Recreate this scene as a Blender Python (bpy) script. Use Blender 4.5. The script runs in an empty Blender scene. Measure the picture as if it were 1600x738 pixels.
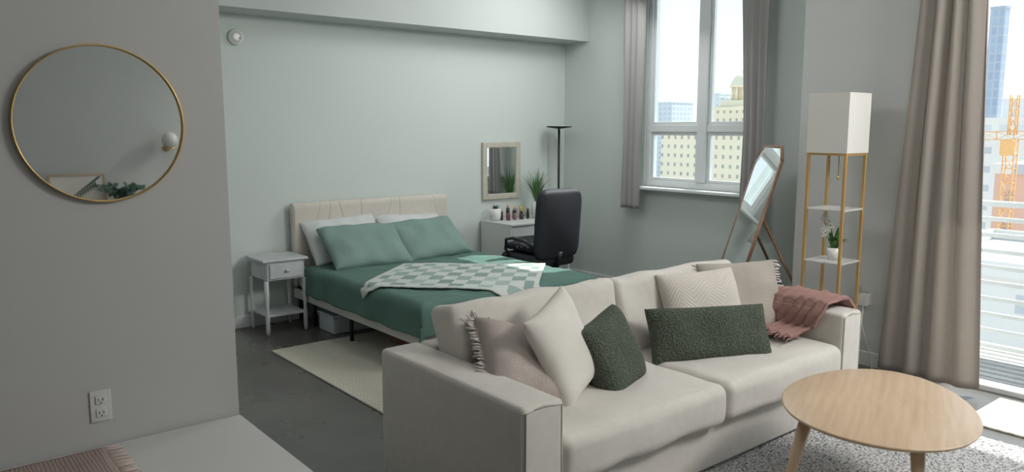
import bpy, bmesh, math, random
from mathutils import Vector, Matrix, noise
random.seed(7)
S=bpy.context.scene
COL=S.collection
PI=math.pi
# ------------------------------------------------------------------ helpers
def lin(c):
    def g(x):
        x/=255.0
        return x/12.92 if x<=0.04045 else ((x+0.055)/1.055)**2.4
    return (g(c[0]),g(c[1]),g(c[2]),1)
class NT:
    def __init__(s,name):
        s.m=bpy.data.materials.new(name); s.m.use_nodes=True
        s.t=s.m.node_tree; s.n=s.t.nodes; s.l=s.t.links
        s.b=s.n["Principled BSDF"]
    def add(s,typ,**kw):
        nd=s.n.new(typ)
        for k,v in kw.items():
            if k in nd.inputs.keys(): nd.inputs[k].default_value=v
            else: setattr(nd,k,v)
        return nd
    def link(s,a,b): s.l.new(a,b)
    def coord(s,kind="Object",scale=(1,1,1),rot=(0,0,0)):
        tc=s.add("ShaderNodeTexCoord"); mp=s.add("ShaderNodeMapping")
        mp.inputs["Scale"].default_value=scale; mp.inputs["Rotation"].default_value=rot
        s.link(tc.outputs[kind],mp.inputs["Vector"]); return mp.outputs["Vector"]
    def ramp(s,src,stops):
        r=s.add("ShaderNodeValToRGB"); e=r.color_ramp.elements
        while len(e)<len(stops): e.new(0.5)
        for i,(p,c) in enumerate(stops):
            e[i].position=p; e[i].color=c
        s.link(src,r.inputs["Fac"]); return r.outputs["Color"]
    def bump(s,src,strength=.3,dist=.01):
        b=s.add("ShaderNodeBump"); b.inputs["Strength"].default_value=strength; b.inputs["Distance"].default_value=dist
        s.link(src,b.inputs["Height"]); s.link(b.outputs["Normal"],s.b.inputs["Normal"])
def shade(c,k): return (min(1,c[0]*k),min(1,c[1]*k),min(1,c[2]*k),1)
def mat(name,rgb,rough=.6,metal=0,var=.06,scale=6,bump=0,bscale=60,bdist=.004,kind="Object",sheen=0):
    t=NT(name); c=lin(rgb); v=t.coord(kind)
    n=t.add("ShaderNodeTexNoise",Scale=scale,Detail=4.0); t.link(v,n.inputs["Vector"])
    t.link(t.ramp(n.outputs["Fac"],[(.3,shade(c,1-var)),(.7,shade(c,1+var))]),t.b.inputs["Base Color"])
    t.b.inputs["Roughness"].default_value=rough; t.b.inputs["Metallic"].default_value=metal
    if bump:
        n2=t.add("ShaderNodeTexNoise",Scale=bscale,Detail=3.0); t.link(v,n2.inputs["Vector"]); t.bump(n2.outputs["Fac"],bump,bdist)
    if sheen: t.b.inputs["Sheen Weight"].default_value=sheen
    return t.m
def bm_grid(fn,nu,nv,closeu=False):
    bm=bmesh.new(); uvl=bm.loops.layers.uv.new("UVMap"); V=[]
    for j in range(nv+1):
        V.append([bm.verts.new(fn(i/nu,j/nv)) for i in range(nu if closeu else nu+1)])
    for j in range(nv):
        for i in range(nu):
            i2=(i+1)%nu if closeu else i+1
            f=bm.faces.new((V[j][i],V[j][i2],V[j+1][i2],V[j+1][i]))
            for lp,(a,b) in zip(f.loops,((i,j),(i+1,j),(i+1,j+1),(i,j+1))): lp[uvl].uv=(a/nu,b/nv)
    return bm
def add_box(bm,x0,x1,y0,y1,z0,z1):
    v=[bm.verts.new(p) for p in ((x0,y0,z0),(x1,y0,z0),(x1,y1,z0),(x0,y1,z0),(x0,y0,z1),(x1,y0,z1),(x1,y1,z1),(x0,y1,z1))]
    for f in ((0,3,2,1),(4,5,6,7),(0,1,5,4),(1,2,6,5),(2,3,7,6),(3,0,4,7)): bm.faces.new([v[i] for i in f])
    return v
def boxes(*bs):
    bm=bmesh.new()
    for b in bs: add_box(bm,*b)
    return bm
def add_tube(bm,pts,rad,seg=10,cap=True):
    pts=[Vector(p) for p in pts]; rr=rad if isinstance(rad,(list,tuple)) else [rad]*len(pts)
    rings=[]
    for i,p in enumerate(pts):
        d=(pts[min(i+1,len(pts)-1)]-pts[max(i-1,0)]).normalized()
        a=Vector((0,0,1)) if abs(d.z)<.9 else Vector((1,0,0))
        x=d.cross(a).normalized(); y=d.cross(x).normalized()
        rings.append([bm.verts.new(p+x*math.cos(2*PI*k/seg)*rr[i]+y*math.sin(2*PI*k/seg)*rr[i]) for k in range(seg)])
    for i in range(len(rings)-1):
        for k in range(seg):
            bm.faces.new((rings[i][k],rings[i][(k+1)%seg],rings[i+1][(k+1)%seg],rings[i+1][k]))
    if cap:
        bm.faces.new(rings[0]); bm.faces.new(rings[-1])
def tubes(*ts,seg=10):
    bm=bmesh.new()
    for pts,r in ts: add_tube(bm,pts,r,seg)
    return bm
def lathe(prof,seg=32,bm=None,c=(0,0,0)):
    bm=bm or bmesh.new(); rings=[]
    for r,z in prof:
        if r<1e-5: rings.append([bm.verts.new((c[0],c[1],c[2]+z))])
        else: rings.append([bm.verts.new((c[0]+r*math.cos(2*PI*k/seg),c[1]+r*math.sin(2*PI*k/seg),c[2]+z)) for k in range(seg)])
    for a,b in zip(rings,rings[1:]):
        for k in range(seg):
            k2=(k+1)%seg
            if len(a)==1 and len(b)==1: continue
            if len(a)==1: bm.faces.new((a[0],b[k],b[k2]))
            elif len(b)==1: bm.faces.new((a[k],a[k2],b[0]))
            else: bm.faces.new((a[k],a[k2],b[k2],b[k]))
    return bm
def rbox(hx,hy,hz,r,n=8,puff=(0,0,0),wr=0,wsc=6,seed=0,taper=0):
    def ax(h):
        rr=min(r,h*.98); e=[-h+rr*k/4 for k in range(4)]; m=[-h+rr+(2*h-2*rr)*k/n for k in range(n+1)]
        return e+m+[-q for q in reversed(e)]
    X,Y,Z=ax(hx),ax(hy),ax(hz); bm=bmesh.new(); vd={}
    def V(p):
        k=(round(p[0],5),round(p[1],5),round(p[2],5))
        if k not in vd: vd[k]=bm.verts.new(p)
        return vd[k]
    for A,B,f in ((X,Y,lambda a,b,s:(a,b,s*hz)),(Y,Z,lambda a,b,s:(s*hx,a,b)),(Z,X,lambda a,b,s:(b,s*hy,a))):
        for s in (-1,1):
            for i in range(len(A)-1):
                for j in range(len(B)-1):
                    q=[V(f(A[i],B[j],s)),V(f(A[i+1],B[j],s)),V(f(A[i+1],B[j+1],s)),V(f(A[i],B[j+1],s))]
                    if s<0: q.reverse()
                    bm.faces.new(q)
    H=(hx,hy,hz)
    for v in bm.verts:
        p=v.co; q=Vector([max(-(H[i]-min(r,H[i]*.98)),min(H[i]-min(r,H[i]*.98),p[i])) for i in range(3)])
        d=p-q
        if d.length>1e-7: p=q+d.normalized()*min(r,min(H)*.98 if min(H)<r else r)
        t=[p[i]/H[i] for i in range(3)]; o=[0,0,0]
        for i in range(3):
            a,b=t[(i+1)%3],t[(i+2)%3]
            o[i]=puff[i]*max(0,1-a*a)*max(0,1-b*b)*(1 if t[i]>0 else -1)*min(1,abs(t[i])*1.2)
        p=Vector([p[i]+o[i] for i in range(3)])
        if taper:
            q=max(0,(abs(t[2])-.6)/.4); p.x*=1-taper*q*q
            g=max(0,(abs(t[0])-.5)/.5); p.z-=(1 if t[2]>0 else -1)*taper*.25*g*g*abs(t[2])**3*H[0]
        if wr: p+=noise.noise_vector(p*wsc+Vector((seed,seed*2,0)))*wr
        v.co=p
    return bm
def pillow_bm(w,h,t,n=26,c=.07,wr=.008,seed=0,e=.5):
    bm=bmesh.new(); uvl=bm.loops.layers.uv.new("UVMap"); L={}
    for s in (1,-1):
        for i in range(n+1):
            for j in range(n+1):
                if s==-1 and (i in(0,n) or j in(0,n)): L[(s,i,j)]=L[(1,i,j)]; continue
                u=2*i/n-1; v=2*j/n-1
                u=math.sin(u*PI/2); v=math.sin(v*PI/2)
                x=w/2*u*(1-c*(1-v*v)); y=h/2*v*(1-c*(1-u*u))
                z=s*t/2*(max(0,(1-u**4))*max(0,(1-v**4)))**e
                p=Vector((x,y,z)); q=noise.noise(Vector((x*7+seed*3,y*7+seed,s*2)))*wr*(abs(z)/(t/2))**.5
                p.z+=q
                L[(s,i,j)]=bm.verts.new(p)
    for s in (1,-1):
        for i in range(n):
            for j in range(n):
                q=[(i,j),(i+1,j),(i+1,j+1),(i,j+1)]
                if s==-1:q.reverse()
                f=bm.faces.new([L[(s,a,b)] for a,b in q])
                for lp,(a,b) in zip(f.loops,q): lp[uvl].uv=(a/n,b/n)
    return bm
def mkobj(name,bm,m,smooth=True,bevel=0,solid=0,sub=0,seg=2,soff=0):
    if len(bm.faces): bmesh.ops.recalc_face_normals(bm,faces=bm.faces[:])
    me=bpy.data.meshes.new(name); bm.to_mesh(me); bm.free()
    o=bpy.data.objects.new(name,me); COL.objects.link(o)
    if m: me.materials.append(m)
    if smooth:
        for p in me.polygons: p.use_smooth=True
    if solid:
        md=o.modifiers.new("solid","SOLIDIFY"); md.thickness=solid; md.offset=soff
    if bevel:
        md=o.modifiers.new("bevel","BEVEL"); md.width=bevel; md.segments=seg; md.limit_method='ANGLE'; md.angle_limit=math.radians(35)
        if smooth: o.modifiers.new("wn","WEIGHTED_NORMAL").keep_sharp=False
    if sub:
        md=o.modifiers.new("sub","SUBSURF"); md.levels=sub; md.render_levels=sub
    return o
def tag(o,label,cat,group=None,kind=None):
    o["label"]=label; o["category"]=cat
    if group:o["group"]=group
    if kind:o["kind"]=kind
    return o
def thing(name,label,cat,loc=(0,0,0),rz=0,group=None):
    e=bpy.data.objects.new(name,None); e.empty_display_size=.1; COL.objects.link(e)
    e.location=loc; e.rotation_euler=(0,0,rz); return tag(e,label,cat,group)
def part(par,name,bm,m,loc=(0,0,0),rot=(0,0,0),label=None,**kw):
    o=mkobj(name,bm,m,**kw); o.parent=par; o.location=loc; o.rotation_euler=rot
    if label:o["label"]=label
    return o
def struct(name,bm,m,smooth=False,**kw):
    o=mkobj(name,bm,m,smooth=smooth,**kw); o["kind"]="structure"; return o
def orient(o,center,wdir,nrm):
    n=Vector(nrm).normalized(); a=Vector(wdir); a=(a-n*a.dot(n)).normalized(); b=n.cross(a)
    o.matrix_world=Matrix(((a.x,b.x,n.x,center[0]),(a.y,b.y,n.y,center[1]),(a.z,b.z,n.z,center[2]),(0,0,0,1)))
# ------------------------------------------------------------------ materials
M_wallg=mat("paint_cool_white",(205,213,209),.75,var=.015,scale=1.5,bump=.04,bscale=90)
M_beam=mat("paint_beam_toned",(192,198,195),.75,var=.015,scale=1.5,bump=.04,bscale=90)  # wall paint darkened to offset the strong light on the beam
M_wallw=mat("paint_gray_white",(200,202,200),.75,var=.015,scale=1.5,bump=.04,bscale=90)
M_wallshade=mat("paint_gray_shaded",(184,184,182),.75,var=.015,scale=1.5,bump=.04,bscale=90)  # same wall paint toned down; the left wall's shade is in the colour
M_ceil=mat("ceiling_paint",(225,226,224),.8,var=.01)
M_trim=mat("trim_white",(222,226,226),.4,var=.01)
def floor_mat():
    t=NT("polished_concrete"); v=t.coord()
    n=t.add("ShaderNodeTexNoise",Scale=1.3,Detail=4.0,Roughness=.5); t.link(v,n.inputs["Vector"])
    t.link(t.ramp(n.outputs["Fac"],[(.28,lin((86,85,81))),(.5,lin((96,95,91))),(.72,lin((108,107,102)))]),t.b.inputs["Base Color"])
    n2=t.add("ShaderNodeTexNoise",Scale=3.0,Detail=3.0); t.link(v,n2.inputs["Vector"])
    t.link(t.ramp(n2.outputs["Fac"],[(.3,(.25,.25,.25,1)),(.7,(.34,.34,.34,1))]),t.b.inputs["Roughness"])
    return t.m
M_floor=floor_mat()
M_white=mat("white_lacquer",(220,222,221),.35,var=.01)
M_lowt=mat("low_table_white",(206,205,203),.35,var=.01)
M_gold=mat("brushed_gold",(215,180,115),.3,metal=.9,var=.05)
M_goldp=mat("gold_wood",(196,158,100),.45,metal=.25,var=.05)
M_black=mat("black_plastic",(22,23,26),.5,var=.1)
M_leather=mat("black_leather",(25,28,36),.68,var=.06,bump=.06,bscale=160)
M_chrome=mat("chrome_metal",(190,190,190),.2,metal=1)
def weave(name,rgb,scale=180,var=.1,b=.35,rough=.9,kind="UV",rgb2=None,big=5,trans=0):
    t=NT(name); v=t.coord(kind); c=lin(rgb); c2=lin(rgb2) if rgb2 else shade(c,1-var*2)
    w1=t.add("ShaderNodeTexWave",Scale=scale/6.28,Distortion=1.0); w1.bands_direction='X'
    w2=t.add("ShaderNodeTexWave",Scale=scale/6.28,Distortion=1.0); w2.bands_direction='Y'
    t.link(v,w1.inputs["Vector"]); t.link(v,w2.inputs["Vector"])
    mx=t.add("ShaderNodeMath",operation='MULTIPLY'); t.link(w1.outputs["Fac"],mx.inputs[0]); t.link(w2.outputs["Fac"],mx.inputs[1])
    n=t.add("ShaderNodeTexNoise",Scale=float(big),Detail=5.0); t.link(v,n.inputs["Vector"])
    ad=t.add("ShaderNodeMath",operation='ADD'); t.link(mx.outputs[0],ad.inputs[0]); t.link(n.outputs["Fac"],ad.inputs[1])
    t.link(t.ramp(ad.outputs[0],[(.35,c2),(.95,c)]),t.b.inputs["Base Color"])
    t.b.inputs["Roughness"].default_value=rough; t.bump(mx.outputs[0],b,.006)
    if trans:
        tl=t.add("ShaderNodeBsdfTranslucent"); tl.inputs["Color"].default_value=c
        ms=t.add("ShaderNodeMixShader"); ms.inputs[0].default_value=trans
        t.link(t.b.outputs[0],ms.inputs[1]); t.link(tl.outputs[0],ms.inputs[2]); t.link(ms.outputs[0],t.n["Material Output"].inputs["Surface"])
    return t.m
M_sofa=mat("sofa_linen",(208,203,195),.95,var=.03,scale=25,bump=.3,bscale=260,bdist=.003,sheen=.2)
M_piping=mat("sofa_piping",(188,182,172),.9)
def wood(name,c1,c2,scale=3,rot=0.5,kind="Object",rough=.4,wv=.15):
    t=NT(name); v=t.coord(kind,scale=(1,9,1),rot=(0,0,rot))
    n=t.add("ShaderNodeTexNoise",Scale=float(scale),Detail=8.0,Distortion=1.2); t.link(v,n.inputs["Vector"])
    w=t.add("ShaderNodeTexWave",Scale=scale*.35,Distortion=6.0,Detail=3.0); w.bands_direction='Y'; t.link(v,w.inputs["Vector"])
    ad=t.add("ShaderNodeMath",operation='MULTIPLY_ADD'); ad.inputs[1].default_value=wv; t.link(w.outputs["Fac"],ad.inputs[0]); t.link(n.outputs["Fac"],ad.inputs[2])
    t.link(t.ramp(ad.outputs[0],[(.35,lin(c2)),(.75,lin(c1))]),t.b.inputs["Base Color"])
    t.b.inputs["Roughness"].default_value=rough; return t.m
M_oak=wood("light_oak",(208,183,154),(194,166,136),2.5,rot=.35,rough=.38)
M_walnut=wood("mirror_wood",(158,124,96),(124,94,70),6,rot=0)
M_mirror=mat("mirror_glass",(238,241,240),.02,metal=1,var=0)
def muted():  # standing mirror: white diffuse mixed in as painted haze to lighten the reflection
    t=NT("hazed_mirror_glass"); t.b.inputs["Metallic"].default_value=1; t.b.inputs["Roughness"].default_value=.02; t.b.inputs["Base Color"].default_value=(.86,.88,.87,1)
    df=t.add("ShaderNodeBsdfDiffuse"); df.inputs["Color"].default_value=lin((225,230,226)); ms=t.add("ShaderNodeMixShader"); ms.inputs[0].default_value=.18
    t.link(t.b.outputs[0],ms.inputs[1]); t.link(df.outputs[0],ms.inputs[2]); t.link(ms.outputs[0],t.n["Material Output"].inputs["Surface"]); return t.m
M_hazed=muted()
def glass():
    t=NT("window_glass"); n=t.n; out=n["Material Output"]; n.remove(t.b)
    tr=t.add("ShaderNodeBsdfTransparent"); tr.inputs["Color"].default_value=(.96,.98,.98,1)
    gl=t.add("ShaderNodeBsdfGlossy",Roughness=.02); mx=t.add("ShaderNodeMixShader"); mx.inputs[0].default_value=.04
    t.link(tr.outputs[0],mx.inputs[1]); t.link(gl.outputs[0],mx.inputs[2]); t.link(mx.outputs[0],out.inputs["Surface"]); return t.m
M_glass=glass()
M_curtain=weave("taupe_curtain",(188,180,172),400,var=.03,b=.08,kind="UV",big=4,trans=.35)
M_curtain2=weave("gray_curtain",(184,181,180),400,var=.03,b=.08,kind="UV",big=4,trans=.3)
M_duvet=mat("green_duvet",(84,115,106),.85,var=.05,scale=4,bump=.15,bscale=30,bdist=.01)
M_pgreen=mat("sage_pillowcase",(122,147,140),.85,var=.05,scale=5,bump=.2,bscale=25,bdist=.01)
M_pwhite=mat("white_pillowcase",(203,207,206),.85,var=.03,bump=.2,bscale=25,bdist=.01)
M_head=mat("cream_upholstery",(206,200,190),.9,var=.02,scale=20,bump=.15,bscale=200)
M_rail=mat("bed_rail_fabric",(190,189,184),.9,var=.03)
M_leaf=mat("leaf_green",(80,118,62),.5,var=.25,scale=12)
M_leaf2=mat("leaf_bluegreen",(74,104,88),.55,var=.25,scale=12)
M_ceramic=mat("white_ceramic",(224,224,220),.25,var=.01)
M_plate=mat("outlet_white",(206,206,202),.4,var=.01)
M_gray=mat("whitewashed_wood",(194,198,200),.6,var=.08,scale=14)
# ------------------------------------------------------------------ room shell
CZ=3.2
struct("floor",boxes((-2.6,5.9,-1.65,6.4,-.12,0)),M_floor)
struct("ceiling",boxes((-2.6,5.95,-1.65,6.4,CZ,CZ+.12)),M_ceil)
struct("wall_back",boxes((.9,5.9,6.13,6.3,0,CZ)),M_wallg)
struct("wall_left",boxes((-2.6,1.055,3.05,3.2,0,CZ)),M_wallshade)
struct("wall_nook",boxes((.9,1.05,3.2,6.13,0,CZ)),M_wallw)
struct("wall_far_left",boxes((-2.6,-2.45,-1.5,3.05,0,CZ)),M_wallw)
struct("wall_front",boxes((-2.6,5.9,-1.65,-1.5,0,CZ)),M_wallw)
WY0,WY1,WZ0,WZ1=3.80,5.0,1.05,2.95
struct("wall_right",boxes((5.72,5.9,3.02,WY0,0,CZ),(5.72,5.9,WY1,6.13,0,CZ),(5.72,5.9,WY0,WY1,0,WZ0),(5.72,5.9,WY0,WY1,WZ1,CZ)),M_wallg)
DY0,DY1,DZ=-.9,2.0,2.55
struct("wall_column",boxes((5.1,5.9,2.45,3.02,0,CZ),(5.1,5.3,DY1,2.45,0,CZ),(5.1,5.3,-1.5,DY0,0,CZ),(5.1,5.3,DY0,DY1,DZ,CZ)),M_wallw)
struct("trim_1",boxes((1.05,5.72,5.78,6.13,2.475,CZ)),M_beam)
struct("trim_2",boxes((5.62,5.74,WY0-.06,WY1+.08,1.02,1.05)),M_trim,bevel=.008)
struct("baseboard_back",boxes((1.05,5.72,6.115,6.13,0,.1)),M_trim,bevel=.004)
struct("baseboard_right",boxes((5.705,5.72,3.02,6.115,0,.1)),M_trim,bevel=.004)
struct("baseboard_column",boxes((5.085,5.1,DY1,3.02,0,.1)),M_trim,bevel=.004)
# window
w=thing("window_1","white aluminium casement window with four panes","window",(5.74,0,0)); w["kind"]="structure"
fr=[]
X0,X1=0.0,.07
fr+= [(X0,X1,WY0,WY0+.05,WZ0,WZ1),(X0,X1,WY1-.05,WY1,WZ0,WZ1),(X0,X1,WY0+.05,WY1-.05,WZ0,WZ0+.06),(X0,X1,WY0+.05,WY1-.05,WZ1-.05,WZ1)]
fr+= [(X0-.01,X1+.01,4.30,4.40,WZ0+.06,WZ1-.05),(X0,X1,WY0+.05,4.30,1.565,1.63),(X0,X1,4.40,WY1-.05,1.565,1.63)]
part(w,"frame",boxes(*fr),M_trim,smooth=False,bevel=.006)
for (a,b) in ((WY0+.05,4.30),(4.40,WY1-.05)):
    for (c,d) in ((WZ0+.06,1.565),(1.63,WZ1-.05)):
        s=.03
        part(w,"sash",boxes((.015,.055,a,a+s,c,d),(.015,.055,b-s,b,c,d),(.015,.055,a+s,b-s,c,c+s),(.015,.055,a+s,b-s,d-s,d)),M_trim,smooth=False,bevel=.004)
        part(w,"glass_pane",boxes((.032,.036,a+s,b-s,c+s,d-s)),M_glass,smooth=False)
# sliding door
dr=thing("door_1","white framed sliding glass balcony door","door",(5.16,0,0)); dr["kind"]="structure"
part(dr,"frame",boxes((0,.12,DY1-.06,DY1,0,DZ),(0,.12,DY0,DY0+.06,0,DZ),(0,.12,DY0+.06,DY1-.06,DZ-.06,DZ),(0,.12,DY0+.06,DY1-.06,0,.035)),M_trim,smooth=False,bevel=.004)
pn=[]
for a,b,x in ((DY0+.06,.62,.02),):
    pn+=[(x,x+.04,a,a+.07,.035,DZ-.06),(x,x+.04,b-.07,b,.035,DZ-.06),(x,x+.04,a+.07,b-.07,.035,.12),(x,x+.04,a+.07,b-.07,DZ-.14,DZ-.06)]
part(dr,"panel",boxes(*pn),M_trim,smooth=False,bevel=.004)
part(dr,"glass",boxes((.037,.041,DY0+.13,.55,.12,DZ-.14)),M_glass,smooth=False)
# ------------------------------------------------------------------ balcony
M_conc=mat("balcony_concrete",(214,211,204),.85,var=.06,scale=5)
struct("floor_balcony",boxes((5.3,6.5,-3,4.5,-.2,-.03)),M_conc)
struct("ceiling_balcony",boxes((5.9,6.5,-3,2.9,2.75,2.9),(5.3,5.9,-3,2.0,2.75,2.9)),M_ceil)
rl=thing("balcony_railing","white metal balcony railing with horizontal bars","railing",(6.3,0,-.03))
for k in range(9):
    z=1.06-.118*(k+1)+.03
    part(rl,"bar",boxes((-.012,.012,-3,3.5,z-.016,z+.016)),M_trim,smooth=False,bevel=.004)
part(rl,"handrail",boxes((-.035,.035,-3,3.5,1.065,1.105)),M_trim,smooth=False,bevel=.008)
for y in (-2.9,-1.6,-.3,1.0,2.9):
    part(rl,"post",boxes((-.022,.022,y-.022,y+.022,0,1.065)),M_trim,smooth=False)
# ------------------------------------------------------------------ exterior
def facade(name,wall,win,bw,rh,mort,rough=.7):
    t=NT(name); tc=t.add("ShaderNodeTexCoord"); sp=t.add("ShaderNodeSeparateXYZ"); t.link(tc.outputs["Object"],sp.inputs[0])
    ad=t.add("ShaderNodeMath",operation='ADD'); t.link(sp.outputs[0],ad.inputs[0]); t.link(sp.outputs[1],ad.inputs[1])
    cb=t.add("ShaderNodeCombineXYZ"); t.link(ad.outputs[0],cb.inputs[0]); t.link(sp.outputs[2],cb.inputs[1])
    br=t.add("ShaderNodeTexBrick"); br.offset=0; br.squash=1
    br.inputs["Color1"].default_value=lin(win); br.inputs["Color2"].default_value=shade(lin(win),1.15); br.inputs["Mortar"].default_value=lin(wall)
    br.inputs["Scale"].default_value=1; br.inputs["Brick Width"].default_value=bw; br.inputs["Row Height"].default_value=rh; br.inputs["Mortar Size"].default_value=mort
    br.inputs["Mortar Smooth"].default_value=.05
    t.link(cb.outputs[0],br.inputs["Vector"]); t.link(br.outputs["Color"],t.b.inputs["Base Color"]); t.b.inputs["Roughness"].default_value=rough; return t.m
M_cream=facade("cream_facade",(240,224,194),(166,160,150),1.6,1.75,.55)
M_creamp=mat("cream_stucco",(240,225,196),.8,var=.03,scale=.3)
M_bluet=facade("blue_glass_tower",(172,178,186),(150,162,178),2,3,.3,.3)  # glass tower paled and grayed; distance haze is in the colour
M_hazy=facade("hazy_concrete",(214,214,214),(188,192,198),3.6,3.0,.8)  # distance haze painted in: pale walls, weak window contrast
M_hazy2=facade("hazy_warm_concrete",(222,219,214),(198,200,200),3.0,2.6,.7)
M_brick=facade("orange_brick",(218,176,154),(170,148,140),1.8,2.0,.6)  # brick faded with the same painted haze
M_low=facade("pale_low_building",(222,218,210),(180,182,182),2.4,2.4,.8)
M_roof=mat("roof_membrane",(210,207,200),.9,var=.1,scale=.3)
M_city=mat("city_ground",(190,193,192),.95,var=.15,scale=.05)  # ground carries the haze tone as its colour
g=struct("floor_city",boxes((12,1500,-700,1500,-37,-36)),M_city)
def building(label,x0,x1,y0,y1,z1,m,extra=None,mr=None):
    b=thing("building",label,"building",(x0,y0,-36))
    part(b,"facade",boxes((0,x1-x0,0,y1-y0,0,z1+36)),m,smooth=False)
    part(b,"roof_deck",boxes((.2,x1-x0-.2,.2,y1-y0-.2,z1+36,z1+36.15)),M_roof,smooth=False)
    part(b,"roof_parapet",boxes((-.2,x1-x0+.2,-.2,.1,z1+36,z1+36.7),(-.2,x1-x0+.2,y1-y0-.1,y1-y0+.2,z1+36,z1+36.7),(-.2,.1,.1,y1-y0-.1,z1+36,z1+36.7),(x1-x0-.1,x1-x0+.2,.1,y1-y0-.1,z1+36,z1+36.7)),mr or M_creamp,smooth=False)
    return b
building("cream office block with rows of square windows",121,140,78,101.5,0.4,M_cream)
b=building("cream stepped tower crowned by a domed cupola",142,160,90,106.5,5.4,M_cream)
X=5.5;Y=11.2
part(b,"upper_tier",boxes((X-4.6,X+4.6,Y-6.5,Y+3.8,41.4,42.4)),M_cream,smooth=False)
part(b,"crown",boxes((X-3.4,X+3.4,Y-3.4,Y+3.4,42.4,43.6)),M_creamp,smooth=False,bevel=.1)
cols=[([(X+2.4*math.cos(a),Y+2.4*math.sin(a),43.6),(X+2.4*math.cos(a),Y+2.4*math.sin(a),46.4)],.3) for a in [2*PI*k/10 for k in range(10)]]
for cc_ in cols: part(b,"column",tubes(cc_,seg=8),M_creamp)
part(b,"dome",lathe([(1.9,43.6),(1.9,46.4),(3.0,46.4),(3.0,46.9),(2.7,47.1),(2.4,48.0),(1.8,48.8),(1.0,49.3),(.3,49.5),(.26,50.2),(0,50.6)],24,c=(X,Y,0)),M_creamp)
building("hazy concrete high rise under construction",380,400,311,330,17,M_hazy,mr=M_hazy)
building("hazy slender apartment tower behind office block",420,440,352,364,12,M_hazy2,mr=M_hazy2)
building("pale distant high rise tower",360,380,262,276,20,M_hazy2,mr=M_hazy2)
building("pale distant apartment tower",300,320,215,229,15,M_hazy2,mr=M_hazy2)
building("tall blue glass skyscraper",300,304,104,108.6,42,M_bluet,mr=M_bluet)
building("pale orange brick apartment building",60,75,8,20.6,-1.5,M_brick,mr=M_low)
building("low white rooftop building with parapet",38,50,3,17,-4.9,M_low,mr=M_low)
building("pale low parking structure",22,33,1,12,-9,M_low,mr=M_low)
building("pale mid rise hotel block",110,124,28,40,-.5,M_low,mr=M_low)
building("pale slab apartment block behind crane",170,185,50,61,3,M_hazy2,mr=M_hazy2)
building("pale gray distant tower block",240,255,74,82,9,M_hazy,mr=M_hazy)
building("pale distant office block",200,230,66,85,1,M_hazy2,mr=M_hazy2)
building("white low apartment block",76,90,45,62,-10,M_low,mr=M_low)
# crane
M_orange=mat("crane_orange",(232,180,116),.5)  # orange paled, haze put into the colour
cr=thing("tower_crane","orange lattice tower crane over a building site","crane",(56,18.45,-36))
def lattice(a,b,w,n,r=.12):
    a=Vector(a);b=Vector(b);d=(b-a).normalized(); up=Vector((0,0,1)) if abs(d.z)<.9 else Vector((1,0,0))
    x=d.cross(up).normalized()*w/2;y=d.cross(x).normalized()*w/2; T=[]
    cs=[x+y,x-y,-x-y,-x+y]
    for c in cs:T.append(([a+c,b+c],r))
    for i in range(n):
        p=a.lerp(b,i/n);q=a.lerp(b,(i+1)/n)
        for k in range(4): T.append(([p+cs[k],q+cs[(k+1)%4]],r*.6)); T.append(([p+cs[k],p+cs[(k+1)%4]],r*.6))
    return tubes(*T,seg=5)
part(cr,"mast",lattice((0,0,0),(0,0,36.9),.62,40,.038),M_orange)
part(cr,"jib",lattice((-1,2.5,37.1),(5,-19,37.6),.5,24,.03),M_orange)
part(cr,"tower_top",lattice((0,0,37.2),(0,0,39.7),.4,4,.04),M_orange)
part(cr,"cab",boxes((-.8,-.35,-.4,.4,35.9,36.9)),M_orange,smooth=False,bevel=.1)
# ------------------------------------------------------------------ curtains
def curtain(label,x,zt,zb,prof,folds,m,group=None,amp=.045,seed=0):
    def fn(u,v):
        z=zt+(zb-zt)*v; y0,y1=prof(z); wd=abs(y1-y0)
        uu=u+.008*math.sin(4*v+seed)+.012*math.sin(17*u+v)
        ph=uu*folds*2*PI
        a=amp*(.75+.4*math.sin(ph*.37+seed))*min(1,max(.45,wd/.45))
        xx=x+a*math.sin(ph)+.006*math.sin(2.0*ph+v*2)
        yy=y0+(y1-y0)*u+.014*math.cos(ph+.5)
        return (xx,yy,z)
    c=thing("curtain",label,"curtain",(0,0,0),group=group)
    part(c,"fabric",bm_grid(fn,int(folds*18),60),m,solid=.003)
    part(c,"heading_tape",boxes((x-.02,x+.02,prof(zt)[0],prof(zt)[1],zt-.0,zt+.03)),m,smooth=False)
    return c
def lerpP(pts):
    def f(z):
        for (za,a0,a1),(zb,b0,b1) in zip(pts,pts[1:]):
            if za>=z>=zb:
                t=(za-z)/(za-zb); return (a0+(b0-a0)*t,a1+(b1-a1)*t)
        return pts[-1][1:]
    return f
curtain("gray curtain hanging beside the window",5.58,3.17,.84,lerpP([(3.2,4.90,5.18),(2.4,4.91,5.18),(1.5,4.94,5.16),(.84,4.93,5.19)]),3.5,M_curtain2,group="gray window curtains",seed=1,amp=.028)
curtain("gray curtain hanging beside the window",5.58,3.17,.76,lerpP([(3.2,3.60,3.92),(2.4,3.61,3.87),(1.62,3.61,3.83),(.76,3.61,3.85)]),3.5,M_curtain2,group="gray window curtains",seed=4,amp=.028)
curtain("long taupe curtain hanging beside the balcony door",4.99,3.17,.04,lerpP([(3.2,1.83,2.15),(2.6,1.83,2.17),(1.2,1.76,2.24),(.0,1.69,2.30)]),4,M_curtain,amp=.027,seed=2)
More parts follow.
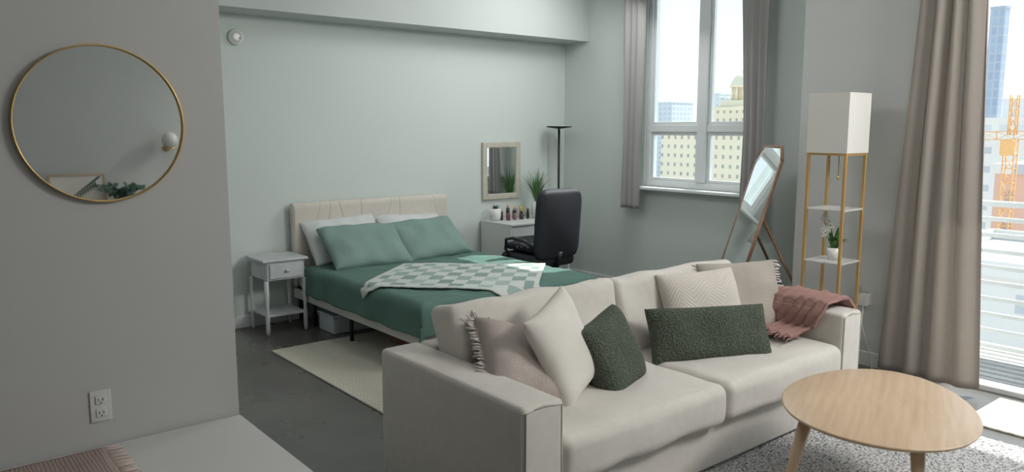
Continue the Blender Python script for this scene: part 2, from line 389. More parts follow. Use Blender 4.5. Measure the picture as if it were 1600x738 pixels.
# ------------------------------------------------------------------ rugs
def rug_mat1():
    t=NT("cream_ribbed_rug"); v=t.coord("Object")
    w1=t.add("ShaderNodeTexWave",Scale=7.0,Distortion=.5); w1.bands_direction='Y'; t.link(v,w1.inputs["Vector"])
    w2=t.add("ShaderNodeTexWave",Scale=14.0,Distortion=.5); w2.bands_direction='X'; t.link(v,w2.inputs["Vector"])
    mx=t.add("ShaderNodeMath",operation='MULTIPLY'); t.link(w1.outputs["Fac"],mx.inputs[0]); t.link(w2.outputs["Fac"],mx.inputs[1])
    t.link(t.ramp(mx.outputs[0],[(.0,lin((190,186,172))),(.5,lin((208,204,190)))]),t.b.inputs["Base Color"])
    t.b.inputs["Roughness"].default_value=.95; t.bump(mx.outputs[0],.6,.006); return t.m
tag(mkobj("area_rug",rbox(.95,.98,.006,.004,n=10),rug_mat1()),"cream ribbed flat rug partly under the bed","rug").location=(3.04,4.33,.0065)
def rug_mat2():
    t=NT("speckled_shag"); v=t.coord("Object")
    n=t.add("ShaderNodeTexNoise",Scale=75.0,Detail=2.0,Roughness=.7); t.link(v,n.inputs["Vector"])
    t.link(t.ramp(n.outputs["Fac"],[(.34,lin((98,100,104))),(.44,lin((160,160,162))),(.54,lin((220,218,215)))]),t.b.inputs["Base Color"])
    t.b.inputs["Roughness"].default_value=1; t.bump(n.outputs["Fac"],.8,.02); return t.m
def rugf(u,v):
    x=2.05+2.3*u;y=.0+2.18*v
    e=min(u,1-u,v,1-v)
    return (x,y,.003+.022*min(1,e*40)+.007*noise.noise(Vector((x*45,y*45,0))))
tag(mkobj("area_rug",bm_grid(rugf,200,190),rug_mat2()),"gray and white speckled shag rug under the coffee table","rug")
def sunlit_stripe():
    t=NT("sunlit_floor_stripes"); v=t.coord("Object")
    w1=t.add("ShaderNodeTexWave",Scale=5.0,Distortion=.3); w1.bands_direction='Y'; t.link(v,w1.inputs["Vector"])
    t.link(t.ramp(w1.outputs["Fac"],[(.25,lin((190,186,176))),(.45,lin((216,211,200)))]),t.b.inputs["Base Color"]); t.b.inputs["Roughness"].default_value=.9; return t.m
tag(mkobj("sunlit_floor_sheet",rbox(.28,.75,.006,.004,n=4),sunlit_stripe()),"pale striped sheet added for sunlit floor by balcony door","mat").location=(4.78,.86,.0065)  # added sheet; its pale stripes stand in for sunlit floorboards
# ------------------------------------------------------------------ sofa
sf=thing("sofa","beige linen two-seat sofa with loose back cushions","sofa",(1.68,2.0,0))
part(sf,"base",rbox(1.21,.47,.115,.02,n=6),M_sofa,(1.21,.53,.155))
part(sf,"arm",rbox(.1,.5,.29,.022,n=8,puff=(.004,0,.006)),M_sofa,(.1,.5,.33))
part(sf,"arm",rbox(.1,.5,.29,.022,n=8,puff=(.004,0,.006)),M_sofa,(2.32,.5,.33))
part(sf,"backrest",rbox(1.01,.06,.29,.022,n=8),M_sofa,(1.21,.94,.33))
for i in range(2):
    part(sf,"seat_cushion",rbox(.505,.41,.095,.048,n=14,puff=(.0,.008,.012),wr=.010,wsc=6,seed=i*5+1),M_sofa,(.703+1.014*i,.40,.362))
for i in range(2):
    part(sf,"back_cushion",rbox(.508,.10,.215,.045,n=18,puff=(.0,.020,.0),wr=.022,wsc=5,seed=i*7+3),M_sofa,(.704+1.012*i,.745,.61),rot=(math.radians(-15),0,0))
for x0 in (0,2.22):
    a=.012
    part(sf,"piping",tubes(([(x0+a,.004,.06),(x0+a,.002,.60),(x0+.1,.001,.612),(x0+.2-a,.002,.60),(x0+.2-a,.004,.06)],.0045),seg=6),M_piping)
for x in (.06,2.36):
    for y in (.35,.92): part(sf,"foot",boxes((x-.03,x+.03,y-.03,y+.03,0,.042)),M_black,smooth=False)
def tex_cushion(name,rgb,scale,b,rgb2=None,kind="UV",pat="weave"):
    if pat=="weave": return weave(name,rgb,scale,var=.12,b=b,rgb2=rgb2)
    t=NT(name); v=t.coord("UV"); c=lin(rgb)
    if pat=="rib":
        w1=t.add("ShaderNodeTexWave",Scale=scale,Distortion=.4); w1.bands_direction='X'; t.link(v,w1.inputs["Vector"]); src=w1.outputs["Fac"]
    elif pat=="chev":
        w1=t.add("ShaderNodeTexWave",Scale=scale,Distortion=.0); w1.bands_direction='DIAGONAL'
        sp=t.add("ShaderNodeSeparateXYZ"); t.link(v,sp.inputs[0])
        pp=t.add("ShaderNodeMath",operation='PINGPONG'); pp.inputs[1].default_value=.125; t.link(sp.outputs[0],pp.inputs[0])
        cb=t.add("ShaderNodeCombineXYZ"); t.link(pp.outputs[0],cb.inputs[0]); t.link(sp.outputs[1],cb.inputs[1]); t.link(cb.outputs[0],w1.inputs["Vector"]); src=w1.outputs["Fac"]
    else:
        vo=t.add("ShaderNodeTexVoronoi",Scale=float(scale)); t.link(t.coord("Object"),vo.inputs["Vector"]); src=vo.outputs["Distance"]
    t.link(t.ramp(src,[(.0,lin(rgb2) if rgb2 else shade(c,.8)),(.6,c)]),t.b.inputs["Base Color"]); t.b.inputs["Roughness"].default_value=.95
    t.bump(src,b,.01); return t.m
M_pink=tex_cushion("blush_knit",(212,200,193),170,.8,(190,174,167))
M_rib=tex_cushion("ivory_ribbed",(222,217,210),16,.3,(208,201,192),pat="rib")
M_dk=tex_cushion("forest_chenille",(84,92,78),110,.7,(48,54,46),pat="voro")
M_dk2=tex_cushion("forest_chenille_wide",(80,88,74),100,.7,(46,52,44),pat="voro")
M_chev=tex_cushion("cream_chevron",(210,203,193),16,.25,(200,192,182),pat="chev")
M_bei=tex_cushion("beige_knit",(206,198,188),180,.8,(188,178,168))
M_fr=mat("fringe_yarn",(212,204,197),.95)
def cushion(label,w,h,t,c,wdir,n,m,seed=0,fringe=None,e=.5,cc=.07,sides=("L","R")):
    o=mkobj("throw_pillow",pillow_bm(w,h,t,seed=seed,e=e,c=cc,wr=.014),m); orient(o,c,wdir,n); tag(o,label,"pillow")
    if fringe:
        rnd=random.Random(seed)
        for sd_ in sides:
            bm=bmesh.new(); sx=-1 if sd_ in "LB" else 1; A,B=(w,h) if sd_ in "LR" else (h,w)
            for k in range(44):
                y=(k/43-.5)*B*.98; x0=sx*A/2*(1-cc*(1-(2*y/B)**2)); L=.030+.02*rnd.random(); dy=rnd.uniform(-.016,.016)
                P=[(x0-sx*.006,y,0),(x0+sx*L*.5,y+dy*.4,rnd.uniform(-.010,.006)),(x0+sx*L,y+dy,rnd.uniform(-.020,.004))]
                if sd_ in "TB": P=[(b_,a_,c_) for a_,b_,c_ in P]
                add_tube(bm,P,[.003,.0042,.0028],5)
            f=mkobj("fringe",bm,fringe); f.parent=o; f["label"]="pale yarn fringe"
    return o
cushion("blush knitted pillow with fringe leaning on sofa arm",.43,.42,.18,(2.065,2.45,.60),(.92,-.32,-.22),(.14,-.60,.78),M_pink,1,M_fr,e=.44,sides=("L","T","R"))
cushion("ivory ribbed square pillow",.43,.43,.13,(2.235,2.385,.66),(.898,.443,.182),(.35,-.87,.39),M_rib,2)
cushion("dark green chenille square pillow",.37,.37,.18,(2.52,2.38,.575),(.93,.28,.16),(.22,-.90,.38),M_dk,3,e=.42,cc=.05)
cushion("long dark green chenille lumbar pillow",.67,.29,.14,(3.215,2.35,.560),(.90,-.43,-.01),(-.38,-.82,.42),M_dk2,4,e=.42,cc=.04)
cushion("cream chevron textured square pillow",.50,.44,.15,(3.39,2.52,.630),(.94,-.30,.03),(-.25,-.85,.42),M_chev,5,cc=.05)
cushion("beige knitted pillow with tasselled edges",.50,.44,.15,(3.74,2.52,.640),(.90,-.42,.02),(-.36,-.82,.40),M_bei,6,M_fr,cc=.05)
M_terra=weave("terracotta_knit",(168,130,122),160,var=.08,b=.7)
path=[(3.66,.485),(3.74,.488),(3.825,.50),(3.855,.53),(3.86,.60),(3.88,.648),(3.98,.662),(4.08,.655),(4.125,.62),(4.13,.55),(4.132,.50)]
def pathpt(t,P):
    s=t*(len(P)-1); i=min(int(s),len(P)-2); f=s-i
    return P[i][0]*(1-f)+P[i+1][0]*f, P[i][1]*(1-f)+P[i+1][1]*f
def terf(u,v):
    x,z=pathpt(u,path); y=2.03+.13*(1-u)+.40*v
    fz=.018*math.sin(v*22+u*5)+.022*noise.noise(Vector((u*6,v*7,1)))
    k=1 if u<.3 or .45<u<.75 else 0
    return (x+(0 if k else (.010+abs(fz)*.6)*(-1 if u<.5 else 1)),y+.015*math.sin(u*9),z+(abs(fz)+.012 if k else 0))
tb=thing("throw_blanket","dusty terracotta knitted throw draped over the sofa arm","blanket",(0,0,0))
part(tb,"fabric",bm_grid(terf,60,60),M_terra,solid=.014,soff=0)
bm=bmesh.new()
for k in range(30):
    p=Vector(terf(0,k/29)); add_tube(bm,[p,p+Vector((-.03,random.uniform(-.006,.006),.004)),p+Vector((-.06,random.uniform(-.012,.012),-.004))],[.004,.004,.003],5)
part(tb,"fringe",bm,M_terra)
# ------------------------------------------------------------------ coffee table
ct=thing("coffee_table","light oak coffee table with a rounded pebble top","table",(3.18,1.455,0),rz=math.atan2(.41,.91))
def blob(k,n=96,sc=1,z=0):
    a=2*PI*k/n; r=1+.035*math.cos(3*a+.5)
    return (.50*sc*r*math.cos(a),.375*sc*r*math.sin(a),z)
bm=bmesh.new(); prof=[(.0,.428),(.5,.428),(.93,.428),(.985,.440),(1.0,.448),(.995,.452),(.985,.454),(.5,.454),(0,.454)]
rings=[]
for s,z in prof:
    rings.append([bm.verts.new((0,0,z))] if s==0 else [bm.verts.new(blob(k,96,s,z)) for k in range(96)])
for a,b2 in zip(rings,rings[1:]):
    for k in range(96):
        k2=(k+1)%96
        if len(a)==1: bm.faces.new((a[0],b2[k],b2[k2]))
        elif len(b2)==1: bm.faces.new((a[k],a[k2],b2[0]))
        else: bm.faces.new((a[k],a[k2],b2[k2],b2[k]))
part(ct,"tabletop",bm,M_oak)
for (tx,ty,fx,fy) in ((-.26,.26,-.34,.34),(-.34,-.14,-.44,-.17),(.27,-.165,.34,-.18)):
    part(ct,"leg",tubes(([(tx,ty,.43),(fx,fy,.034)],[.027,.015]),seg=14),M_oak)
# ------------------------------------------------------------------ bed
bd=thing("bed","double bed with cream channel-tufted headboard","bed",(2.60,6.1,0))
seams=[(.06,.24),(.24,.33),(.60,.40),(.60,.62),(.72,.92),(1.00,1.00),(1.12,1.36),(1.50,1.36)]
def headf(u,v):
    x=1.53*u; z=.30+.69*v
    d=.0
    for x0,x1 in seams:
        xs=x0+(x1-x0)*v
        d=max(d,math.exp(-((x-xs)/.007)**2))
    e=min(u*1.53,(1-u)*1.53,v*.69,(1-v)*.69); rd=.02*(1-min(1,e/.02))**2
    return (x,-.085+.008*d+rd,z)
part(bd,"headboard",bm_grid(headf,300,30),M_head)
part(bd,"headboard_back",rbox(.763,.03,.345,.015,n=3),M_head,(.765,-.034,.645))
part(bd,"headboard_leg",boxes((.05,.11,-.05,-.01,0,.31)),M_black,smooth=False)
part(bd,"headboard_leg",boxes((1.42,1.48,-.05,-.01,0,.31)),M_black,smooth=False)
part(bd,"side_rail",boxes((-.02,.02,-2.03,-.08,.215,.29),(1.51,1.55,-2.03,-.08,.215,.29),(.02,1.51,-2.03,-1.99,.215,.29)),M_rail,smooth=True,bevel=.01)
part(bd,"slat_deck",boxes((.02,1.51,-1.98,-.09,.25,.28)),M_black,smooth=False)
part(bd,"mattress",rbox(.755,.95,.095,.05,n=6),M_pwhite,(.765,-1.05,.376))
for x in (.06,.765,1.46):
    for y in (-.93,-1.9): part(bd,"leg",tubes(([(x,y,.014),(x,y,.25)],.015)),M_black)
    part(bd,"leg",tubes(([(x,-.3,.0),(x,-.3,.25)],.015)),M_black)
bx0,bx1,by0,by1,bt=2.60,4.13,4.08,6.02,.475
def drape(x,y,off=0,fold=1.0):
    r=.06
    def ax(e):
        if e<=0: return 0,0
        a=min(e/r,PI/2); o=r*math.sin(a); d=r*(1-math.cos(a)); rest=max(0,e-r*PI/2); return o+rest*.08,d+rest*.98
    ex=max(bx0+r-x-.03,x-bx1+r-.03,0); ey=max(by0+r-y-.03,0)
    ox,dx=ax(ex); oy,dy=ax(ey); d=(dx**3+dy**3)**(1/3)
    px=min(max(x,bx0+r-.03),bx1-r+.03); sx=-1 if x<(bx0+bx1)/2 else 1; px+=sx*ox
    py=max(y,by0+r-.03)-oy
    f=fold*.011*min(1,d/.15)*math.sin((y if dx>dy else x)*15+4*noise.noise(Vector((x*2,y*2,0))))
    if dx>dy: px+=sx*f
    else: py-=f
    k=max(0,1-d/.12)
    w=.008*noise.noise(Vector((x*2.6,y*2.6,3)))+fold*k*(.010*noise.noise(Vector((x*8,y*5,5)))+.01*abs(noise.noise(Vector((x*5,y*9,8)))))
    return Vector((px+(sx*off if dx>.03 else 0),py-(off if dy>.03 else 0),bt+.02+off-d+w))
tag(mkobj("duvet",bm_grid(lambda u,v:drape(bx0-.215+(bx1-bx0+.40)*u,by0-.21+(5.78-by0+.21)*v),130,130),M_duvet,solid=.025,soff=-.2),"dark green duvet spread over the bed","bedding")
def checker():
    t=NT("sage_checker_throw"); v=t.coord("UV",scale=(12,7,1))
    ck=t.add("ShaderNodeTexChecker",Scale=1.0); t.link(v,ck.inputs["Vector"])
    fl=t.add("ShaderNodeVectorMath",operation='FLOOR'); t.link(v,fl.inputs[0])
    wn=t.add("ShaderNodeTexWhiteNoise"); t.link(fl.outputs[0],wn.inputs["Vector"])
    gr=t.ramp(wn.outputs["Value"],[(.35,lin((148,167,160))),(.36,lin((170,186,180))),(.7,lin((134,154,147)))])
    mx=t.add("ShaderNodeMix",data_type='RGBA'); t.link(ck.outputs["Fac"],mx.inputs["Factor"])
    t.link(gr,mx.inputs[6]); mx.inputs[7].default_value=lin((198,204,199))
    tc=t.add("ShaderNodeTexCoord"); sp=t.add("ShaderNodeSeparateXYZ"); t.link(tc.outputs["UV"],sp.inputs[0])
    def edge(o,w):
        a=t.add("ShaderNodeMath",operation='SUBTRACT'); t.link(o,a.inputs[0]); a.inputs[1].default_value=.5
        b=t.add("ShaderNodeMath",operation='ABSOLUTE'); t.link(a.outputs[0],b.inputs[0])
        c=t.add("ShaderNodeMath",operation='GREATER_THAN'); t.link(b.outputs[0],c.inputs[0]); c.inputs[1].default_value=.5-w; return c.outputs[0]
    m2=t.add("ShaderNodeMath",operation='MAXIMUM'); t.link(edge(sp.outputs[0],.03),m2.inputs[0]); t.link(edge(sp.outputs[1],.045),m2.inputs[1])
    m3=t.add("ShaderNodeMix",data_type='RGBA'); t.link(m2.outputs[0],m3.inputs["Factor"]); t.link(mx.outputs[2],m3.inputs[6]); m3.inputs[7].default_value=lin((197,203,197))
    t.link(m3.outputs[2],t.b.inputs["Base Color"]); t.b.inputs["Roughness"].default_value=.95
    n=t.add("ShaderNodeTexNoise",Scale=16.0); t.link(v,n.inputs["Vector"]); t.bump(n.outputs["Fac"],.5,.01); return t.m
TA,TB,TC,TD=Vector((3.20,5.30)),Vector((2.50,4.75)),Vector((4.10,4.60)),Vector((3.36,3.86))
def thrf(u,v):
    p=TA.lerp(TC,u).lerp(TB.lerp(TD,u),v)
    q=drape(p.x,p.y,.024,.1)
    s=.008*abs(math.sin(u*PI*16))
    if v<.001: q+=Vector((.7,.7,0))*s
    if v>.999: q-=Vector((.7,.7,0))*s
    return q
tag(mkobj("throw_blanket",bm_grid(thrf,110,80),checker(),solid=.008,soff=1),"sage and white checkered crochet throw on the bed","blanket")
def bpillow(label,w,h,t,c,wd,n,m,seed,group):
    o=mkobj("bed_pillow",pillow_bm(w,h,t,n=32,seed=seed,c=.04,wr=.03,e=.42),m); orient(o,c,wd,n); tag(o,label,"pillow",group)
bpillow("white bed pillow against the headboard",.68,.42,.14,(3.00,5.90,.675),(1,.05,.02),(0,-.80,.60),M_pwhite,11,"white bed pillows")
bpillow("white bed pillow against the headboard",.66,.42,.14,(3.68,5.91,.655),(1,-.05,0),(0,-.80,.60),M_pwhite,12,"white bed pillows")
bpillow("sage green bed pillow propped on white pillow",.70,.46,.15,(3.05,5.64,.645),(1,.0,-.03),(0,-.62,.78),M_pgreen,13,"sage bed pillows")
bpillow("sage green bed pillow propped on white pillow",.66,.46,.15,(3.70,5.68,.645),(1,.03,.05),(0,-.64,.77),M_pgreen,14,"sage bed pillows")
M_box=mat("storage_plastic",(190,200,204),.4)
M_brown=mat("brown_cardboard",(120,84,66),.8)
for i,(x,y,wx,wy,h,m,l) in enumerate(((2.85,5.58,.20,.13,.15,M_box,"white plastic storage box with lid under the bed"),(3.40,5.55,.15,.14,.14,M_box,"small white storage box under the bed"),(3.05,4.85,.18,.13,.13,M_brown,"brown cardboard box under the bed"))):
    z0=.014 if y<5.3 else 0
    b=thing("storage_box",l,"box",(x,y,z0))
    part(b,"body",rbox(wx,wy,h/2-.01,.012,n=2),m,(0,0,h/2-.01)); part(b,"lid",rbox(wx+.008,wy+.008,.012,.006,n=2),m,(0,0,h-.01))
# ------------------------------------------------------------------ nightstand
ns=thing("nightstand","whitewashed wooden nightstand with drawer and lower shelf","nightstand",(2.235,5.74,0))
part(ns,"top",boxes((-.02,.35,-.02,.35,.575,.595)),M_gray,smooth=True,bevel=.006)
part(ns,"body",boxes((.015,.32,.0,.33,.43,.575)),M_gray,smooth=False,bevel=.003)
d=part(ns,"drawer",boxes((.035,.30,-.014,-.0005,.445,.56)),M_gray,smooth=True,bevel=.005)
k=part(d,"knob",lathe([(0,0),(.008,0),(.007,.012),(.014,.018),(.014,.024),(0,.028)],16),M_gray,(.168,-.014,.503),rot=(PI/2,0,0))
part(ns,"shelf",boxes((.01,.325,.01,.325,.14,.158)),M_gray,smooth=True,bevel=.003)
for x in (.012,.323):
    for y in (.012,.318):
        part(ns,"leg",lathe([(0,0),(.011,0),(.016,.03),(.017,.13),(.013,.2),(.018,.3),(.018,.43),(0,.43)],12),M_gray,(x,y,0))
# ------------------------------------------------------------------ desk
dk=thing("desk","white desk with drawer beside the bed","desk",(4.58,5.62,0))
part(dk,"top",boxes((0,.76,0,.49,.68,.70)),M_white,smooth=True,bevel=.004)
part(dk,"side_panel",boxes((0,.02,.01,.48,0,.68)),M_white,smooth=False)
part(dk,"side_panel",boxes((.74,.76,.01,.48,0,.68)),M_white,smooth=False)
part(dk,"back_panel",boxes((.02,.74,.46,.475,.25,.68)),M_white,smooth=False)
dd=part(dk,"drawer",boxes((.025,.735,.012,.03,.575,.675)),M_white,smooth=True,bevel=.003)
part(dd,"handle",boxes((.34,.42,.004,.012,.615,.628)),M_chrome,smooth=False)
DZT=.702
pt=thing("potted_plant","small succulent in white ceramic pot on desk","plant",(4.66,5.97,DZT))
part(pt,"pot",lathe([(0,0),(.045,0),(.055,.05),(.058,.12),(.052,.12),(.048,.10),(0,.095)],24),M_ceramic)
def leaves(n,h0,h1,spread,wid,seed,droop=.3,base=.02,bm=None,org=(0,0,0)):
    bm=bm or bmesh.new(); r=random.Random(seed)
    for i in range(n):
        a=r.uniform(0,2*PI); L=r.uniform(h0,h1); sp=r.uniform(.15,1)*spread; c=Vector((math.cos(a),math.sin(a),0)); t=Vector((-math.sin(a),math.cos(a),0)); pr=None
        for k in range(7):
            f=k/6; p=Vector(org)+c*(base*.5+sp*f**1.5)+Vector((0,0,L*(f-droop*sp/spread*f*f*f)))
            wv=wid*(1-f)**.6*(.5+f if f<.5 else 1)
            q=(bm.verts.new(p-t*wv/2),bm.verts.new(p+t*wv/2))
            if pr: bm.faces.new((pr[0],pr[1],q[1],q[0]))
            pr=q
    return bm
part(pt,"foliage",leaves(24,.03,.07,.05,.02,3,org=(0,0,.10)),M_leaf2)
vp=thing("potted_plant","tall spiky grass plant in pale vase on desk","plant",(5.13,5.90,DZT))
part(vp,"pot",lathe([(0,0),(.04,0),(.055,.04),(.055,.12),(.04,.17),(.036,.17),(.036,.15),(0,.15)],24),mat("pale_vase",(200,208,202),.2))
part(vp,"foliage",leaves(110,.24,.42,.22,.009,5,org=(0,0,.14)),M_leaf)
BC=[((56,40,48),.018,.12),((120,74,84),.02,.10),((40,40,46),.018,.16),((150,110,116),.016,.09),((96,66,70),.02,.13),((70,60,66),.022,.08),((176,156,152),.018,.11),((40,34,38),.016,.10)]
for i,(c,r,h) in enumerate(BC):
    x=4.74+.042*i; y=5.98-(i%2)*.06
    b=thing("cosmetic_bottle",("dark" if sum(c)<200 else "pink")+" cosmetic bottle standing on the desk","bottle",(x,y,DZT))
    part(b,"body",lathe([(0,0),(r,0),(r,h*.65),(r*.6,h*.72),(0,h*.72)],16),mat("bottle%d"%i,c,.3))
    part(b,"cap",lathe([(0,h*.72),(r*.62,h*.72),(r*.62,h),(0,h)],16),mat("cap%d"%i,(30,28,30) if i%2 else (205,180,150),.3))
tag(mkobj("note_card",boxes((-.025,.025,-.004,.004,0,.12)),mat("yellow_card",(200,190,80),.6),smooth=True,bevel=.002),"yellow packet standing on the desk","packet").location=(5.04,6.03,DZT)
wm=thing("wall_mirror","rectangular wall mirror with wide cream frame","mirror",(4.85,6.13,1.18))
W,H,f=.24,.285,.055
part(wm,"frame",boxes((-W,-W+f,-.03,0,-H,H),(W-f,W,-.03,0,-H,H),(-W+f,W-f,-.03,0,-H,-H+f),(-W+f,W-f,-.03,0,H-f,H)),mat("cream_frame",(190,186,172),.6,var=.12,scale=50,bump=.3,bscale=90),smooth=True,bevel=.006)
part(wm,"glass",boxes((-W+f,W-f,-.015,-.01,-H+f,H-f)),M_mirror,smooth=False)
fl=thing("floor_lamp","slim black torchiere floor lamp with flat disc head","lamp",(5.46,5.93,0))
part(fl,"base",lathe([(0,0),(.12,0),(.12,.015),(.02,.025),(0,.025)],32),M_black)
part(fl,"pole",tubes(([(0,0,.02),(0,0,1.6)],.012)),M_black)
part(fl,"shade",lathe([(0,1.595),(.02,1.595),(.13,1.612),(.13,1.622),(0,1.622)],40),M_black)
part(fl,"diffuser",lathe([(0,1.6225),(.115,1.6225),(.11,1.628),(0,1.63)],40),M_white)
sd=thing("smoke_detector","round white smoke detector on the wall","detector",(2.235,6.13,2.30))
part(sd,"body",lathe([(0,0),(.062,0),(.062,.018),(.05,.034),(.02,.038),(0,.038)],40),M_ceramic,rot=(PI/2,0,0))
part(sd,"vent",lathe([(.030,.037),(.036,.042),(.040,.037)],40),M_gray,rot=(PI/2,0,0))
part(sd,"indicator",lathe([(0,0),(.005,0),(.005,.003),(0,.004)],10),M_black,(.02,-.037,-.01),rot=(PI/2,0,0))
ch=thing("office_chair","black leather swivel office chair at the desk","chair",(4.57,5.22,0),rz=math.radians(-2))
for k in range(5):
    a=2*PI*k/5+.3; c,s=math.cos(a),math.sin(a)
    part(ch,"base_arm",tubes(([(0,0,.10),(c*.28,s*.28,.075)],[.028,.018])),M_black)
    part(ch,"caster",tubes(([(c*.28-s*.02,s*.28+c*.02,.028),(c*.28+s*.02,s*.28-c*.02,.028)],.028),seg=16),M_black)
part(ch,"gas_stem",tubes(([(0,0,.09),(0,0,.42)],.025)),M_chrome)
part(ch,"seat",rbox(.24,.25,.05,.045,n=8,puff=(0,.01,.015)),M_leather,(0,.02,.44))
part(ch,"backrest",rbox(.245,.045,.31,.042,n=18,puff=(.0,.03,.0),taper=.16),M_leather,(0,-.26,.775),rot=(math.radians(5),0,0))
part(ch,"back_bracket",tubes(([(0,-.05,.39),(0,-.26,.40),(0,-.30,.53)],.02)),M_black)
for s in (-1,1):
    part(ch,"armrest",tubes(([(s*.235,-.22,.58),(s*.27,-.12,.63),(s*.28,.02,.64),(s*.28,.12,.62),(s*.27,.14,.53),(s*.24,.1,.43)],.014)),M_black)
def floral():
    t=NT("floral_cushion"); v=t.coord("Object"); vo=t.add("ShaderNodeTexVoronoi",Scale=30.0); t.link(v,vo.inputs["Vector"])
    t.link(t.ramp(vo.outputs["Distance"],[(.18,lin((130,126,132))),(.30,lin((30,30,36)))]),t.b.inputs["Base Color"]); t.b.inputs["Roughness"].default_value=.9; return t.m
tag(mkobj("seat_cushion",rbox(.2,.2,.03,.028,n=6,puff=(0,0,.012)),floral()),"black and white floral cushion on the chair seat","cushion").location=(4.57,5.28,.545)
# ------------------------------------------------------------------ standing mirror
n=Vector((-.77,.64)).normalized(); lean=math.radians(16.5)
sm=bpy.data.objects.new("standing_mirror",None); COL.objects.link(sm); tag(sm,"wooden easel standing mirror with clipped corners","mirror")
up=Vector((-n.x*math.sin(lean),-n.y*math.sin(lean),math.cos(lean))); nn=Vector((n.x*math.cos(lean),n.y*math.cos(lean),math.sin(lean))); wd=up.cross(nn)
sm.matrix_world=Matrix(((wd.x,up.x,nn.x,4.88),(wd.y,up.y,nn.y,3.57),(wd.z,up.z,nn.z,0.006),(0,0,0,1)))
hw=.29;Lm=1.52;cf=.10
out=[(-hw,.015),(hw,.015),(hw,Lm-cf),(hw-cf,Lm),(-hw+cf,Lm),(-hw,Lm-cf)]
part(sm,"frame",tubes(*[([(out[i][0],out[i][1],0),(out[(i+1)%6][0],out[(i+1)%6][1],0)],.013) for i in range(6)],seg=8),M_walnut)
bm=bmesh.new(); bm.faces.new([bm.verts.new((x,y,.006)) for x,y in out]); part(sm,"mirror_glass",bm,M_hazed,smooth=False)
bm=bmesh.new(); bm.faces.new([bm.verts.new((x,y,-.006)) for x,y in out]); part(sm,"backing",bm,M_walnut,smooth=False)
inv=sm.matrix_world.inverted()
for s in (-1,1):
    top=Vector((s*.2,1.0,-.02))
    foot=Vector((4.88-n.x*.78+wd.x*s*.24,3.57-n.y*.78+wd.y*s*.24,.014))
    part(sm,"back_leg",tubes(([top,inv@foot],.011),seg=8),M_walnut)
# ------------------------------------------------------------------ shelf lamp
sl=thing("shelf_floor_lamp","tall gold shelf floor lamp with white square shade","lamp",(4.65,2.43,0))
ws=.265
for x in (0,ws-.018):
    for y in (0,ws-.018): part(sl,"post",boxes((x,x+.018,y,y+.018,0,1.45)),M_goldp,smooth=False,bevel=.002)
M_shelf=mat("pale_marble_shelf",(205,205,202),.25,var=.12,scale=9)
for z in (.06,.40,.75,1.09):
    part(sl,"shelf",boxes((.002,ws-.002,.002,ws-.002,z-.012,z)),M_shelf,smooth=True,bevel=.003)
part(sl,"crossbar",boxes((.018,ws-.018,.003,.015,1.43,1.445)),M_goldp,smooth=False)
part(sl,"crossbar",boxes((.018,ws-.018,ws-.015,ws-.003,1.43,1.445)),M_goldp,smooth=False)
part(sl,"crossbar",boxes((.003,.015,.018,ws-.018,1.43,1.445)),M_goldp,smooth=False)
part(sl,"crossbar",boxes((ws-.015,ws-.003,.018,ws-.018,1.43,1.445)),M_goldp,smooth=False)
def shademat():
    t=NT("lampshade_fabric"); t.b.inputs["Base Color"].default_value=lin((222,221,216)); t.b.inputs["Roughness"].default_value=.9
    n=t.add("ShaderNodeTexNoise",Scale=200.0); v=t.coord(); t.link(v,n.inputs["Vector"]); t.bump(n.outputs["Fac"],.15,.003); return t.m
q=.003
part(sl,"lamp_shade",boxes((-q,0,-q,ws+q,1.445,1.82),(ws,ws+q,-q,ws+q,1.445,1.82),(0,ws,-q,0,1.445,1.82),(0,ws,ws,ws+q,1.445,1.82),(0,ws,0,ws,1.80,1.803)),shademat(),smooth=False)
part(sl,"pull_chain",tubes(([(.1,.1,1.45),(.1,.1,1.30),(.1,.1,1.299),(.1,.1,1.275)],[.0025,.0025,.007,.007])),M_gold)
part(sl,"bulb_socket",tubes(([(.13,.13,1.44),(.13,.13,1.52)],.02)),M_black)
oc=thing("potted_orchid","small white orchid in white pot on shelf","plant",(4.79,2.55,.751))
part(oc,"pot",lathe([(0,0),(.036,0),(.046,.08),(.042,.08),(.04,.07),(0,.065)],24),M_ceramic)
part(oc,"leaves",leaves(30,.10,.18,.13,.044,9,droop=.5,org=(0,0,.06)),M_leaf)
part(oc,"stem",tubes(([(0,0,.06),(-.01,.01,.16),(-.02,.03,.25),(-.01,.06,.28)],.0035),([(0,0,.06),(.01,.02,.14),(.03,.05,.20)],.0035),seg=6),M_leaf)
bm=bmesh.new(); rr=random.Random(3)
for (x,y,z) in ((-.01,.06,.28),(-.02,.03,.25),(-.05,.015,.2),(-.03,.05,.20),(-.06,.035,.17),(-.03,.045,.265),(-.02,.07,.255),(-.03,.0,.225),(-.04,.05,.21)):
    for k in range(5):
        a=2*PI*k/5+rr.random(); c=Vector((x-.012,y,z)); d1=Vector((-.2,math.cos(a),math.sin(a)))*.026; d2=Vector((0,math.cos(a+.5),math.sin(a+.5)))*.017; d3=Vector((0,math.cos(a-.5),math.sin(a-.5)))*.017
        bm.faces.new([bm.verts.new(c),bm.verts.new(c+d2),bm.verts.new(c+d1),bm.verts.new(c+d3)])
part(oc,"blossoms",bm,M_ceramic,smooth=False)
